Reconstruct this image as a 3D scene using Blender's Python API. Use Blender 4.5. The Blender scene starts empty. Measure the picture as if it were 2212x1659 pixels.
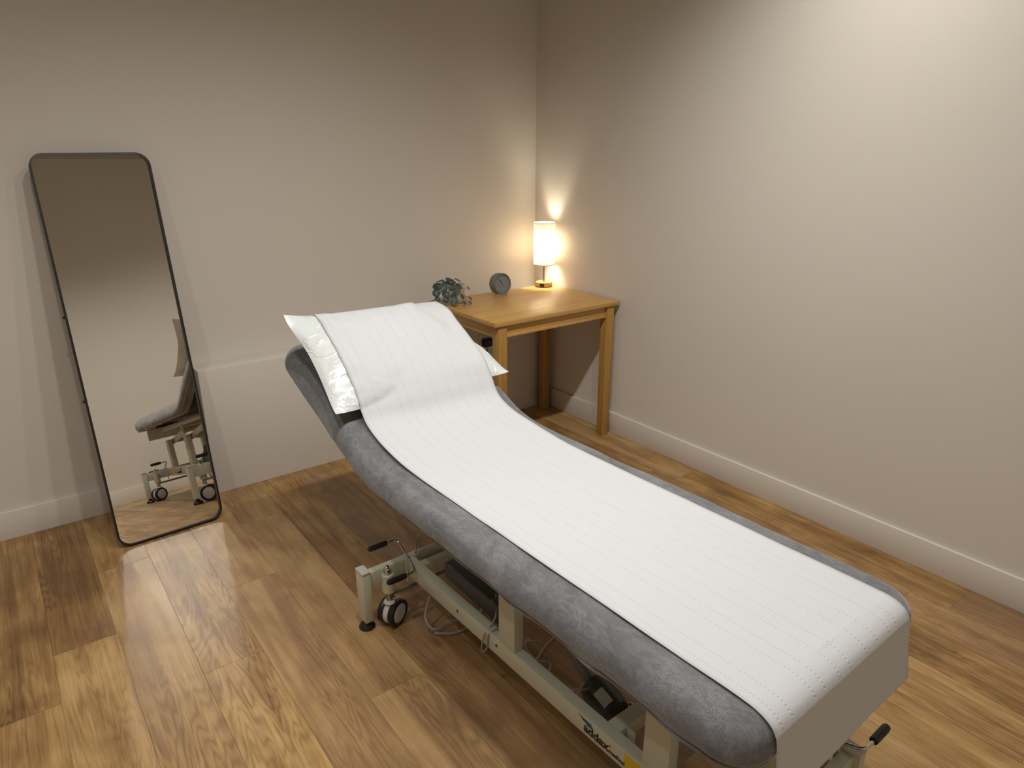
import bpy, bmesh, math, random
from mathutils import Vector, Matrix, noise
from mathutils.bvhtree import BVHTree

random.seed(7)
S = bpy.context.scene
COL = S.collection
PI = math.pi

# ------------------------------------------------------------------ helpers
def sm(a, b, x):
    t = min(1, max(0, (x-a)/(b-a))); return t*t*(3-2*t)

def lerp(a, b, t): return a+(b-a)*t

def interp(pts, x):
    if x <= pts[0][0]: return pts[0][1]
    for (x0, y0), (x1, y1) in zip(pts, pts[1:]):
        if x <= x1: return lerp(y0, y1, (x-x0)/(x1-x0))
    return pts[-1][1]

def spline(pts, n):
    """Catmull-Rom through pts, n samples per span."""
    P = [Vector(p) for p in pts]
    P = [2*P[0]-P[1]]+P+[2*P[-1]-P[-2]]
    out = []
    for i in range(1, len(P)-2):
        for k in range(n):
            t = k/n
            a, b, c, d = P[i-1], P[i], P[i+1], P[i+2]
            out.append(.5*((2*b)+(c-a)*t+(2*a-5*b+4*c-d)*t*t+(3*b-a-3*c+d)*t**3))
    out.append(P[-2]); return out

def fillet(pts, r, n=6):
    """Polyline with rounded corners."""
    P = [Vector(p) for p in pts]; out = [P[0]]
    for a, b, c in zip(P, P[1:], P[2:]):
        u = (a-b); v = (c-b); d = min(r, u.length*.45, v.length*.45)
        p0 = b+u.normalized()*d; p1 = b+v.normalized()*d
        for k in range(n+1):
            t = k/n; out.append((1-t)**2*p0+2*t*(1-t)*b+t*t*p1)
    out.append(P[-1]); return out

class MB:
    def __init__(s): s.v = []; s.f = []; s.sm = []
    def add(s, vs, fs, smooth=False):
        o = len(s.v); s.v += [Vector(v) for v in vs]; s.f += [[i+o for i in f] for f in fs]; s.sm += [smooth]*len(fs)
        return s
    def from_bm(s, bm, smooth=False):
        bm.verts.index_update()
        s.add([v.co.copy() for v in bm.verts], [[v.index for v in f.verts] for f in bm.faces], smooth); bm.free(); return s
    def box(s, lo, hi, bev=0.0, seg=2, M=None):
        bm = bmesh.new(); bmesh.ops.create_cube(bm, size=1)
        lo, hi = Vector(lo), Vector(hi)
        for v in bm.verts: v.co = Vector([lerp(lo[i], hi[i], v.co[i]+.5) for i in range(3)])
        if bev > 0: bmesh.ops.bevel(bm, geom=bm.edges[:], offset=bev, segments=seg, profile=.5, affect='EDGES')
        if M: bmesh.ops.transform(bm, matrix=M, verts=bm.verts)
        return s.from_bm(bm)
    def tube(s, path, r, n=10, caps=True, closed=False, rfun=None):
        P = [Vector(p) for p in path]; m = len(P); vs = []; up = None
        for i in range(m):
            a = P[(i-1) % m] if (closed or i) else P[i]; b = P[(i+1) % m] if (closed or i < m-1) else P[i]
            t = (b-a).normalized()
            if up is None: up = Vector((0, 0, 1)) if abs(t.z) < .9 else Vector((1, 0, 0))
            x = (up-t*up.dot(t)).normalized(); y = t.cross(x); up = x
            rr = rfun(i/(m-1)) if rfun else r
            vs += [P[i]+x*rr*math.cos(2*PI*k/n)+y*rr*math.sin(2*PI*k/n) for k in range(n)]
        fs = []
        for i in range(m if closed else m-1):
            j = (i+1) % m
            fs += [[i*n+k, i*n+(k+1) % n, j*n+(k+1) % n, j*n+k] for k in range(n)]
        s.add(vs, fs, True)
        if caps and not closed:
            s.add(vs[:n], [list(range(n))[::-1]]); s.add(vs[-n:], [list(range(n))])
        return s
    def lathe(s, prof, n=32, M=None, smooth=True):
        """prof: (r,z) list revolved about z."""
        vs = []; fs = []
        for r, z in prof: vs += [Vector((r*math.cos(2*PI*k/n), r*math.sin(2*PI*k/n), z)) for k in range(n)]
        for i in range(len(prof)-1):
            fs += [[i*n+k, i*n+(k+1) % n, (i+1)*n+(k+1) % n, (i+1)*n+k] for k in range(n)]
        loop = prof[0] == prof[-1]
        if prof[0][0] > 1e-5 and not loop: fs.append(list(range(n))[::-1])
        if prof[-1][0] > 1e-5 and not loop: fs.append([(len(prof)-1)*n+k for k in range(n)])
        if M: vs = [M @ v for v in vs]
        return s.add(vs, fs, smooth)
    def prism(s, poly, h, M=None):
        """poly: 2-D outline in local xy, extruded to z=h."""
        n = len(poly)
        vs = [Vector((x, y, 0)) for x, y in poly]+[Vector((x, y, h)) for x, y in poly]
        if M: vs = [M @ v for v in vs]
        return s.add(vs, [list(range(n))[::-1], list(range(n, 2*n))]+[[k, (k+1) % n, n+(k+1) % n, n+k] for k in range(n)])
    def build(s, name, mat, parent=None, auto=35):
        me = bpy.data.meshes.new(name); me.from_pydata([tuple(v) for v in s.v], [], s.f)
        bm = bmesh.new(); bm.from_mesh(me)
        bmesh.ops.remove_doubles(bm, verts=bm.verts, dist=1e-6)
        bmesh.ops.recalc_face_normals(bm, faces=bm.faces); bm.to_mesh(me); bm.free()
        me.polygons.foreach_set('use_smooth', [True]*len(me.polygons))
        try: me.set_sharp_from_angle(angle=math.radians(auto))
        except Exception: pass
        o = bpy.data.objects.new(name, me); COL.objects.link(o)
        if mat: me.materials.append(mat)
        if parent: o.parent = parent
        return o

def tag(o, label=None, cat=None, group=None, kind=None):
    if label: o['label'] = label
    if cat: o['category'] = cat
    if group: o['group'] = group
    if kind: o['kind'] = kind
    return o

def thing(name, loc, label, cat, rz=0, M=None):
    o = bpy.data.objects.new(name, None); COL.objects.link(o); o.empty_display_size = .1
    o.location = loc; o.rotation_euler = (0, 0, rz)
    if M: o.matrix_world = M
    return tag(o, label, cat)

def copy_tree(o, parent=None):
    c = o.copy(); COL.objects.link(c); c.parent = parent
    for ch in list(o.children): copy_tree(ch, c)
    return c

# ------------------------------------------------------------------ materials
def srgb(r, g, b):
    f = lambda c: c/12.92 if c <= .04045 else ((c+.055)/1.055)**2.4
    return (f(r/255), f(g/255), f(b/255), 1)

def mat(name, col=(.8, .8, .8), rough=.5, metal=0., **kw):
    m = bpy.data.materials.new(name); m.use_nodes = True
    b = m.node_tree.nodes['Principled BSDF']
    b.inputs['Base Color'].default_value = (*col[:3], 1)
    b.inputs['Roughness'].default_value = rough; b.inputs['Metallic'].default_value = metal
    for k, v in kw.items(): b.inputs[k.replace('_', ' ')].default_value = v
    return m

class NT:
    def __init__(s, m): s.m = m; s.t = m.node_tree; s.b = s.t.nodes['Principled BSDF']
    def n(s, typ, **kw):
        nd = s.t.nodes.new(typ)
        for k, v in kw.items():
            if k.startswith('i_'):
                key = k[2:]
                key = int(key) if key.isdigit() else key.replace('_', ' ')
                if hasattr(v, 'is_linked') or isinstance(v, bpy.types.NodeSocket): s.t.links.new(v, nd.inputs[key])
                else: nd.inputs[key].default_value = v
            else: setattr(nd, k, v)
        return nd
    def l(s, a, b): s.t.links.new(a, b)
    def math(s, op, a, b=0.0, c=None):
        nd = s.t.nodes.new('ShaderNodeMath'); nd.operation = op
        for i, x in enumerate((a, b, c)):
            if x is None: continue
            if isinstance(x, bpy.types.NodeSocket): s.l(x, nd.inputs[i])
            else: nd.inputs[i].default_value = x
        return nd.outputs[0]
    def ramp(s, fac, stops):
        nd = s.t.nodes.new('ShaderNodeValToRGB'); s.l(fac, nd.inputs[0])
        cr = nd.color_ramp
        while len(cr.elements) < len(stops): cr.elements.new(.5)
        for e, (p, c) in zip(cr.elements, stops):
            e.position = p; e.color = (*c[:3], 1) if not isinstance(c, (int, float)) else (c, c, c, 1)
        return nd.outputs[0]
    def mix(s, fac, a, b, mode='MIX'):
        nd = s.t.nodes.new('ShaderNodeMix'); nd.data_type = 'RGBA'; nd.blend_type = mode
        for x, k in ((fac, 0), (a, 6), (b, 7)):
            if isinstance(x, bpy.types.NodeSocket): s.l(x, nd.inputs[k])
            elif k == 0: nd.inputs[0].default_value = x
            else: nd.inputs[k].default_value = (*x[:3], 1)
        return nd.outputs[2]
    def bump(s, h, strength, dist):
        nd = s.t.nodes.new('ShaderNodeBump'); nd.inputs['Strength'].default_value = strength
        nd.inputs['Distance'].default_value = dist; s.l(h, nd.inputs['Height']); s.l(nd.outputs[0], s.b.inputs['Normal']); return nd
    def noise(s, vec, scale, detail=4, rough=.55, dist=0.):
        nd = s.t.nodes.new('ShaderNodeTexNoise'); nd.inputs['Scale'].default_value = scale
        nd.inputs['Detail'].default_value = detail; nd.inputs['Roughness'].default_value = rough
        nd.inputs['Distortion'].default_value = dist
        if vec is not None: s.l(vec, nd.inputs['Vector'])
        return nd.outputs[0]
    def mapping(s, vec, scale=(1, 1, 1), rot=(0, 0, 0), loc=(0, 0, 0)):
        nd = s.t.nodes.new('ShaderNodeMapping'); s.l(vec, nd.inputs[0])
        nd.inputs['Scale'].default_value = scale; nd.inputs['Rotation'].default_value = rot; nd.inputs['Location'].default_value = loc
        return nd.outputs[0]
    def obj(s): return s.t.nodes.new('ShaderNodeTexCoord').outputs['Object']
    def uv(s, name=None):
        nd = s.t.nodes.new('ShaderNodeUVMap')
        if name: nd.uv_map = name
        return nd.outputs[0]

def wall_paint(name, col):
    m = mat(name, col, .72); t = NT(m)
    n = t.noise(t.obj(), 160, 3)
    t.bump(n, .06, .002)
    big = t.noise(t.obj(), 1.3, 2)
    t.l(t.mix(t.ramp(big, [(.3, 0.), (.7, 1.)]), [c*.985 for c in col], [c*1.01 for c in col]), t.b.inputs['Base Color'])
    return m

WALLC = (.635, .582, .508)
M_wall = wall_paint('wall paint', WALLC)
M_skirt = mat('skirting paint', (.645, .592, .518), .45)
M_ceil = mat('ceiling paint', (.40, .385, .35), .8)

def plank_floor():
    m = mat('vinyl oak planks', (.4, .25, .12), .42); t = NT(m)
    uv = t.uv('grain'); cell = t.uv('cell')
    att = t.n('ShaderNodeAttribute', attribute_name='tint').outputs['Fac']
    att2 = t.n('ShaderNodeAttribute', attribute_name='warm').outputs['Fac']
    # cathedral figure: stretched noise pushed through a saw of rings
    a = t.mapping(uv, (7.0, .8, 1))
    n1 = t.noise(a, 1.0, 3, .5, .6)
    rings = t.math('SINE', t.math('MULTIPLY', n1, 150.0))
    rings = t.ramp(t.math('MULTIPLY_ADD', rings, .5, .5), [(0., 0.), (.6, .3), (1., 1.)])
    fig = t.ramp(t.noise(t.mapping(uv, (3.2, .7, 1), (0, 0, 0), (5, 3, 0)), 1.0, 2), [(.45, 0.), (.62, 1.)])
    rings = t.math('MULTIPLY', rings, fig)
    b = t.mapping(uv, (150, 4.5, 1))
    fine = t.noise(b, 1.0, 5, .65, .3)
    c = t.mapping(uv, (20, .9, 1))
    broad = t.noise(c, 1.0, 4, .6, .8)
    d = t.mapping(uv, (6.5, 4.2, 1))
    blot = t.noise(d, 1.0, 3, .55, .4)
    f = t.math('ADD', t.math('MULTIPLY', rings, -.13), t.math('MULTIPLY', fine, .38))
    f = t.math('ADD', f, t.math('MULTIPLY', broad, .55))
    f = t.math('ADD', f, t.math('MULTIPLY', t.math('SUBTRACT', blot, .5), .55))
    f = t.math('ADD', f, t.math('MULTIPLY', t.math('SUBTRACT', att, .5), .40))
    col = t.ramp(f, [(.22, (.140, .066, .018)), (.40, (.275, .150, .047)), (.56, (.435, .265, .095)), (.78, (.60, .395, .165))])
    col = t.mix(t.math('MULTIPLY', att2, .35), col, (.33, .205, .125), 'MIX')
    # knots
    v = t.n('ShaderNodeTexVoronoi'); v.inputs['Scale'].default_value = 1; v.inputs['Randomness'].default_value = 1
    kn = t.mapping(uv, (5.0, 1.7, 1)); t.l(kn, v.inputs['Vector'])
    knot = t.ramp(t.math('ADD', v.outputs['Distance'], t.math('MULTIPLY', t.math('SUBTRACT', blot, .5), .12)), [(.015, 1.), (.10, 0.)])
    col = t.mix(t.math('MULTIPLY', knot, .55), col, (.10, .055, .022))
    # seams
    sx = t.n('ShaderNodeSeparateXYZ'); t.l(cell, sx.inputs[0])
    ex = t.math('MINIMUM', sx.outputs[0], t.math('SUBTRACT', .1787, sx.outputs[0]))
    ey = t.math('MINIMUM', sx.outputs[1], t.math('SUBTRACT', 1.22, sx.outputs[1]))
    e = t.math('MINIMUM', ex, ey)
    seam = t.ramp(t.math('MULTIPLY', e, 100), [(.03, 1.), (.13, 0.)])
    col = t.mix(t.math('MULTIPLY', seam, .55), col, (.07, .04, .02))
    t.l(col, t.b.inputs['Base Color'])
    t.l(t.ramp(fine, [(.3, .35), (.7, .45)]), t.b.inputs['Roughness'])
    h = t.math('SUBTRACT', t.math('MULTIPLY', fine, .5), seam)
    h = t.math('ADD', h, t.math('MULTIPLY', rings, .15))
    t.bump(h, .35, .0012)
    t.b.inputs['Specular IOR Level'].default_value = .5
    return m
M_floor = plank_floor()

def oak(name, axis, light=(.54, .315, .095), dark=(.40, .21, .05), rough=.34):
    m = mat(name, light, rough); t = NT(m); o = t.obj()
    sc = {0: (1.6, 34, 34), 1: (34, 1.6, 34), 2: (34, 34, 1.6)}[axis]
    a = t.noise(t.mapping(o, sc), 1, 5, .6, .5)
    sc2 = tuple(x*3.2 for x in sc); b = t.noise(t.mapping(o, sc2), 1, 3, .6)
    f = t.math('ADD', t.math('MULTIPLY', a, .7), t.math('MULTIPLY', b, .3))
    t.l(t.ramp(f, [(.32, dark), (.56, light), (.75, tuple(min(1, c*1.12) for c in light))]), t.b.inputs['Base Color'])
    t.bump(b, .12, .0006)
    return m
M_oak_x = oak('oak along width', 0); M_oak_y = oak('oak along depth', 1); M_oak_z = oak('oak upright', 2, (.43, .235, .055), (.29, .145, .03))

M_cream = mat('cream powder coat', (.53, .535, .42), .38); M_cream.node_tree.nodes['Principled BSDF'].inputs['Specular IOR Level'].default_value = .5
M_cap = mat('pale leg cap', (.52, .50, .43), .45)
M_black = mat('black rubber', (.008, .008, .009), .42)
M_frame = mat('black satin metal', (.010, .009, .009), .42)
M_chrome = mat('chrome', (.62, .60, .57), .14, 1.)
M_steel = mat('brushed nickel', (.42, .40, .37), .32, 1.)
M_white_pl = mat('white plastic', (.62, .60, .57), .4)
M_hub = mat('hub cap grey', (.50, .475, .46), .38)
M_dark = mat('dark grey plastic', (.060, .062, .062), .45)
M_motor = mat('motor grey', (.045, .048, .042), .45)
M_cable = mat('light grey cable', (.30, .28, .25), .5)
M_pad = mat('black vinyl', (.012, .012, .013), .5)
M_piston = mat('grey piston', (.19, .185, .165), .4)
M_yellow = mat('yellow sticker', (.62, .43, .015), .5)
M_ink = mat('black ink', (.010, .010, .013), .5)
M_blue = mat('blue ink', (.02, .10, .24), .5)
M_label = mat('label white', (.55, .54, .5), .5)
M_glass = mat('mirror silvering', (.90, .895, .86), .0, 1.)

def velvet():
    m = mat('crushed velvet', (.13, .13, .135), .85); t = NT(m); o = t.obj()
    w = t.noise(o, 7.0, 3, .5, .6)
    n1 = t.noise(t.mapping(o, (1, 1, 1)), 9.0, 6, .68, 1.6)
    n2 = t.noise(o, 420, 2, .6)
    n3 = t.noise(t.mapping(o, (3.2, 1.2, 2)), 12.0, 3, .5, 2.4)
    streak = t.ramp(n3, [(.48, 0.), (.62, .55), (.70, 0.)])
    f = t.math('ADD', t.math('MULTIPLY', n1, .75), t.math('MULTIPLY', n2, .25))
    patch = t.ramp(w, [(.42, 0.), (.68, 1.)])
    base = t.mix(t.ramp(f, [(.38, 0.), (.62, 1.)]), (.096, .097, .104), (.150, .152, .160))
    base = t.mix(t.math('MULTIPLY', patch, t.ramp(n2, [(.45, .1), (.65, .9)])), base, (.26, .26, .265))
    base = t.mix(t.math('MULTIPLY', streak, .45), base, (.30, .30, .305))
    t.l(base, t.b.inputs['Base Color'])
    t.b.inputs['Sheen Weight'].default_value = .55; t.b.inputs['Sheen Roughness'].default_value = .45
    t.b.inputs['Sheen Tint'].default_value = (.75, .74, .74, 1)
    h = t.math('ADD', t.math('MULTIPLY', n1, 1.), t.math('MULTIPLY', n2, .12))
    t.bump(h, .35, .004)
    return m
M_velvet = velvet()

PAPER_LINES = (.196, .163, .113, .067, .004, -.035, -.088, -.122, -.195, -.229)
def paper():
    m = mat('couch roll paper', (.59, .596, .60), .9); t = NT(m); uv = t.uv('paper')
    sx = t.n('ShaderNodeSeparateXYZ'); t.l(uv, sx.inputs[0]); U, V = sx.outputs[0], sx.outputs[1]
    fv = t.math('SUBTRACT', t.math('FRACT', t.math('DIVIDE', V, .0085)), .5)
    dv = t.math('MULTIPLY', fv, .0085)
    acc = None
    for w in PAPER_LINES:
        du = t.math('SUBTRACT', U, w)
        d = t.math('SQRT', t.math('ADD', t.math('MULTIPLY', du, du), t.math('MULTIPLY', dv, dv)))
        acc = d if acc is None else t.math('MINIMUM', acc, d)
    dot = t.ramp(t.math('MULTIPLY', acc, 100), [(.10, 1.), (.30, 0.)])
    oz = t.n('ShaderNodeSeparateXYZ'); t.l(t.obj(), oz.inputs[0])
    dot = t.math('MULTIPLY', dot, t.math('GREATER_THAN', oz.outputs[2], .578))
    n = t.noise(t.obj(), 14, 4, .6, .4); n2 = t.noise(t.obj(), 300, 2)
    h = t.math('ADD', t.math('MULTIPLY', dot, -.9), t.math('MULTIPLY', n2, .25))
    t.bump(h, .55, .0015)
    t.l(t.mix(t.math('MULTIPLY', dot, .16), (.59, .596, .60), (.39, .395, .40)), t.b.inputs['Base Color'])
    return m
M_paper = paper()

def plastic_pillow():
    m = mat('plastic pillow cover', (.66, .69, .67), .28); t = NT(m); o = t.obj()
    a = t.noise(t.mapping(o, (5, 9, 9)), 1.0, 3, .5, 1.2)
    r = t.ramp(t.math('ABSOLUTE', t.math('SUBTRACT', a, .5)), [(.0, 1.), (.035, .2), (.12, 0.)])
    b = t.noise(o, 15, 2, .5, .6)
    h = t.math('ADD', t.math('MULTIPLY', r, .8), b)
    t.bump(h, .42, .006)
    t.b.inputs['Coat Weight'].default_value = .5; t.b.inputs['Coat Roughness'].default_value = .15
    return m
M_pillow = plastic_pillow()

def shade_mat():
    m = mat('pleated fabric shade', (.86, .80, .70), .8); t = NT(m); o = t.obj()
    n = t.noise(t.mapping(o, (260, 260, 10)), 1, 3, .6)
    t.l(t.mix(t.ramp(n, [(.35, 0.), (.65, 1.)]), (.80, .73, .62), (.92, .88, .80)), t.b.inputs['Base Color'])
    tr = t.t.nodes.new('ShaderNodeBsdfTranslucent')
    t.l(t.mix(t.ramp(n, [(.35, 0.), (.65, 1.)]), (.46, .42, .36), (.60, .575, .53)), tr.inputs['Color'])
    ms = t.t.nodes.new('ShaderNodeMixShader'); ms.inputs[0].default_value = .6
    out = t.t.nodes['Material Output']
    t.l(t.b.outputs[0], ms.inputs[1]); t.l(tr.outputs[0], ms.inputs[2]); t.l(ms.outputs[0], out.inputs['Surface'])
    return m
M_shade = shade_mat()
M_bulb = mat('frosted bulb', (1, .9, .75), .4)
M_bulb.node_tree.nodes['Principled BSDF'].inputs['Emission Color'].default_value = (1, .92, .76, 1)
M_bulb.node_tree.nodes['Principled BSDF'].inputs['Emission Strength'].default_value = 230
M_clock = mat('sage grey clock', (.150, .165, .150), .5)
M_dial = mat('sage grey dial', (.185, .200, .185), .55)
M_hand = mat('dark clock hand', (.03, .033, .03), .5)
M_tick = mat('pale tick', (.30, .31, .28), .5)
M_brass = mat('brass feet', (.52, .40, .22), .35, .8)
M_pot = mat('cream ceramic', (.58, .52, .43), .4)
M_stem = mat('reddish stem', (.17, .085, .05), .6)
M_soil = mat('dark soil', (.035, .025, .018), .9)

def leaf_mat():
    m = mat('variegated leaf', (.05, .085, .06), .45); t = NT(m); uv = t.uv('leaf')
    sx = t.n('ShaderNodeSeparateXYZ'); t.l(uv, sx.inputs[0])
    r = sx.outputs[0]
    n = t.noise(t.obj(), 55, 3, .6)
    rim = t.ramp(t.math('ADD', r, t.math('MULTIPLY', t.math('SUBTRACT', n, .5), .35)), [(.90, 0.), (1.0, 1.)])
    sil = t.ramp(n, [(.45, 0.), (.62, 1.)])
    c = t.mix(t.math('MULTIPLY', sil, .5), (.030, .052, .040), (.085, .125, .100))
    c = t.mix(t.math('MULTIPLY', rim, .55), c, (.26, .26, .17))
    geo = t.n('ShaderNodeNewGeometry')
    c = t.mix(geo.outputs['Backfacing'], c, (.075, .05, .04))
    t.l(c, t.b.inputs['Base Color'])
    return m
M_leaf = leaf_mat()

# ------------------------------------------------------------------ the room
H = 2.80; XL = -3.9; YF = -3.46
HB, TB = .1195, .015
def struct(name, mb, m): return tag(mb.build(name, m), kind='structure')
struct('wall_back', MB().box((XL-.12, 0, -.1), (.12, .12, H+.1)), M_wall)
struct('wall_right', MB().box((0, YF-.12, -.1), (.12, 0, H+.1)), M_wall)
struct('wall_left', MB().box((XL-.12, YF-.12, -.1), (XL, 0, H+.1)), M_wall)
struct('wall_front', MB().box((XL, YF-.12, -.1), (0, YF, H+.1)), M_wall)
struct('ceiling', MB().box((XL, YF, H), (0, 0, H+.1)), M_ceil)
LX, LD, LH = -1.97, .1212, .5905                      # the boxed ledge along the back wall
struct('trim_1', MB().box((LX, -LD, 0), (0, 0, LH), .0025), M_wall)
struct('baseboard_back', MB().box((XL, -TB, 0), (LX, 0, HB), .002), M_skirt)
struct('baseboard_right', MB().box((-TB, YF, 0), (0, -LD, HB), .002), M_skirt)
struct('baseboard_left', MB().box((XL, YF, 0), (XL+TB, -TB, HB), .002), M_skirt)
struct('baseboard_front', MB().box((XL+TB, YF, 0), (-TB, YF+TB, HB), .002), M_skirt)

def make_floor():
    PW, PL = .1787, 1.22
    joints = {0: -2.523, 15: -1.168, 14: -.925, 13: -.500, 12: -1.293, 11: -.900, 10: -1.690, 4: -2.05}
    me = bpy.data.meshes.new('floor'); vs = []; fs = []; g = []; c = []; tint = []; warm = []
    rnd = random.Random(11)
    fix = {(14, 0): .20, (14, 1): .72, (13, 1): .62, (13, 0): .55, (12, 0): .52, (12, 1): .66, (11, 0): .62, (11, 1): .50, (15, 0): .40, (15, 1): .52,
           (10, 0): .58, (9, 0): .4}
    nrow = int(-XL/PW)+1
    for k in range(nrow):
        x1 = -k*PW; x0 = max(XL, x1-PW)
        j = joints.get(k, -rnd.random()*PL)
        while j < -.02: j += PL
        ys = []; y = j
        while y > YF: ys.append((y, y-PL)); y -= PL
        for q, (ya, yb) in enumerate(ys):
            a, b = min(ya, 0), max(yb, YF)
            if a-b < 1e-4: continue
            o = len(vs); vs += [(x0, b, 0), (x1, b, 0), (x1, a, 0), (x0, a, 0)]; fs.append([o, o+1, o+2, o+3])
            ox, oy = rnd.random()*40, rnd.random()*40
            tv = rnd.random()*.75+.12; wv = rnd.random()
            # rows with known boards
            idx = 0 if (a > joints.get(k, -9)+1e-3) else 1
            if (k, idx) in fix: tv = fix[(k, idx)]
            for (px, py, _) in vs[-4:]:
                g.append((px-x0+ox, py-b+oy)); c.append((px-(x1-PW), py-yb))
            tint.append(tv); warm.append(wv)
    me.from_pydata(vs, [], fs)
    for nm, d in (('grain', g), ('cell', c)):
        l = me.uv_layers.new(name=nm)
        for i, p in enumerate(d): l.data[i].uv = p
    for nm, d in (('tint', tint), ('warm', warm)):
        at = me.attributes.new(nm, 'FLOAT', 'FACE'); at.data.foreach_set('value', d)
    me.materials.append(M_floor)
    o = bpy.data.objects.new('floor', me); COL.objects.link(o); tag(o, kind='structure')
make_floor()

# ------------------------------------------------------------------ camera (solved from the photograph's straight edges)
cam = bpy.data.cameras.new('camera'); co = bpy.data.objects.new('camera', cam); COL.objects.link(co); S.camera = co
yaw, pitch, roll = .6469, .3328, -.0018
f = Vector((math.sin(yaw)*math.cos(pitch), math.cos(yaw)*math.cos(pitch), -math.sin(pitch)))
r = Vector((math.cos(yaw), -math.sin(yaw), 0)); u = r.cross(f)
r, u = math.cos(roll)*r+math.sin(roll)*u, -math.sin(roll)*r+math.cos(roll)*u
M = Matrix((r, u, -f)).transposed().to_4x4(); M.translation = (-2.5959, -3.2092, 1.5158)
co.matrix_world = M
cam.sensor_fit = 'HORIZONTAL'; cam.sensor_width = 36; cam.lens = 36*1490.5/2212; cam.clip_start = .02

# ------------------------------------------------------------------ treatment couch
CA = math.radians(1.3); CO = (-1.478, -1.40, 0)
CM = Matrix.Translation(CO) @ Matrix.Rotation(CA, 4, 'Z')
# couch coordinates: w to the right, s towards the foot (local y = -s), z up
def L(w, s, z): return Vector((w, -s, z))
def lbox(mb, w, s, z, bev=.0, seg=2): return mb.box((w[0], -s[1], z[0]), (w[1], -s[0], z[1]), bev, seg)

couch = thing('treatment_couch', CO, 'cream-framed electric treatment couch on castors standing in the middle of the wooden floor', 'couch', CA)
BZ0, BZ1 = .153, .210
LEGS = [(-.352, -.015), (-.352, 1.312), (.203, -.015), (.203, 1.312)]
for (w, s) in LEGS:
    o = lbox(MB(), (w-.0145, w+.0145), (s-.025, s+.025), (.032, .213), .002).build('leg', M_cream, couch)
    lbox(MB(), (w-.0155, w+.0155), (s-.026, s+.026), (.213, .222), .003).build('leg_cap', M_cap, o)
    MB().lathe([(.0, 0), (.026, 0), (.027, .006), (.022, .016), (.012, .024), (.008, .034), (0, .034)], 24, Matrix.Translation(L(w, s, 0))).build('foot_pad', M_black, o)
for s in (-.012, 1.309):
    lbox(MB(), (-.3375, .1885), (s-.014, s+.014), (BZ0, BZ1), .002).build('crossbar', M_cream, couch)
rails = []
for w in (-.188, .040):
    mb = lbox(MB(), (w-.016, w+.016), (.002, 1.295), (BZ0, BZ1), .002)
    rl = mb.build('side_rail', M_cream, couch); rails.append(rl)
# small dark screw holes in the outer face of the near rail
for s in (.31, .505):
    MB().lathe([(0, 0), (.0045, 0), (.0045, .0012), (0, .0012)], 12, Matrix.Translation(L(-.2045, s, .186)) @ Matrix.Rotation(-PI/2, 4, 'Y')).build('bolt', M_dark, rails[0])
for w in (-.188, .040):
    for s0 in (.515, 1.040):
        lbox(MB(), (w-.0158, w+.0158), (s0, s0+.07), (BZ1-.003, .405), .002).build('post', M_cream, couch)
lbox(MB(), (-.172, .024), (.905, .945), (.170, .2095), .002).build('cross_member', M_cream, couch)
lbox(MB(), (-.150, -.146), (.945, .972), (.150, .2090), .0008).build('tab_plate', M_cream, couch)
lbox(MB(), (-.172, .024), (.025, .060), (.160, .1985), .002).build('cross_member', M_cream, couch)
# upper frame, pivots and lifting arms
for s0 in (.55, 1.075):
    MB().tube([L(-.170, s0, .388), L(.022, s0, .388)], .013, 14).build('pivot_tube', M_cream, couch)
    MB().tube([L(-.190, s0-.43, .440), L(.042, s0-.43, .440)], .013, 14).build('pivot_tube', M_cream, couch)
    for w in (-.160, .012):
        a, b = L(w, s0, .388), L(w, s0-.43, .440)
        d = (b-a).normalized(); nrm = d.cross(Vector((1, 0, 0)))
        vs = []
        for p in (a-d*.025, b+d*.025):
            for sx in (-.006, .006):
                for q in (-.018, .018): vs.append(p+Vector((sx, 0, 0))+nrm*q)
        MB().add(vs, [[0, 1, 3, 2], [4, 6, 7, 5], [0, 4, 5, 1], [2, 3, 7, 6], [0, 2, 6, 4], [1, 5, 7, 3]]).build('lift_arm', M_cream, couch)
    for w in (-.180, .032):
        lbox(MB(), (w-.006, w+.006), (s0-.455, s0-.405), (.420, .477), .001).build('hanger_plate', M_cream, couch)
mb = MB()
for w in (-.165, .155): lbox(mb, (w-.015, w+.015), (.02, 1.255), (.474, .504), .002)
for s0 in (.035, .65, 1.24): lbox(mb, (-.150, .140), (s0-.015, s0+.015), (.475, .503), .002)
mb.build('upper_frame', M_cream, couch)
# gas strut under the backrest and backrest frame
th = math.radians(22)
def bk(w, q, h):   # q up the backrest, h above its underside plane
    return L(w, .0-q*math.cos(th)+h*math.sin(th), .478+q*math.sin(th)+h*math.cos(th))
mb = MB()
def slab(mb, w, q, h):
    vs = [bk(a, b, c) for a in w for b in q for c in h]
    mb.add(vs, [[0, 1, 3, 2], [4, 6, 7, 5], [0, 4, 5, 1], [2, 3, 7, 6], [0, 2, 6, 4], [1, 5, 7, 3]])
for w in (-.165, .155): slab(mb, (w-.014, w+.014), (.02, .46), (-.008, .018))
slab(mb, (-.150, .140), (.43, .46), (-.006, .016))
mb.build('backrest_frame', M_cream, couch)
MB().tube([L(.0, .36, .480), bk(.0, .35, -.006)], .011, 12).build('gas_strut', M_dark, couch)
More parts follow.
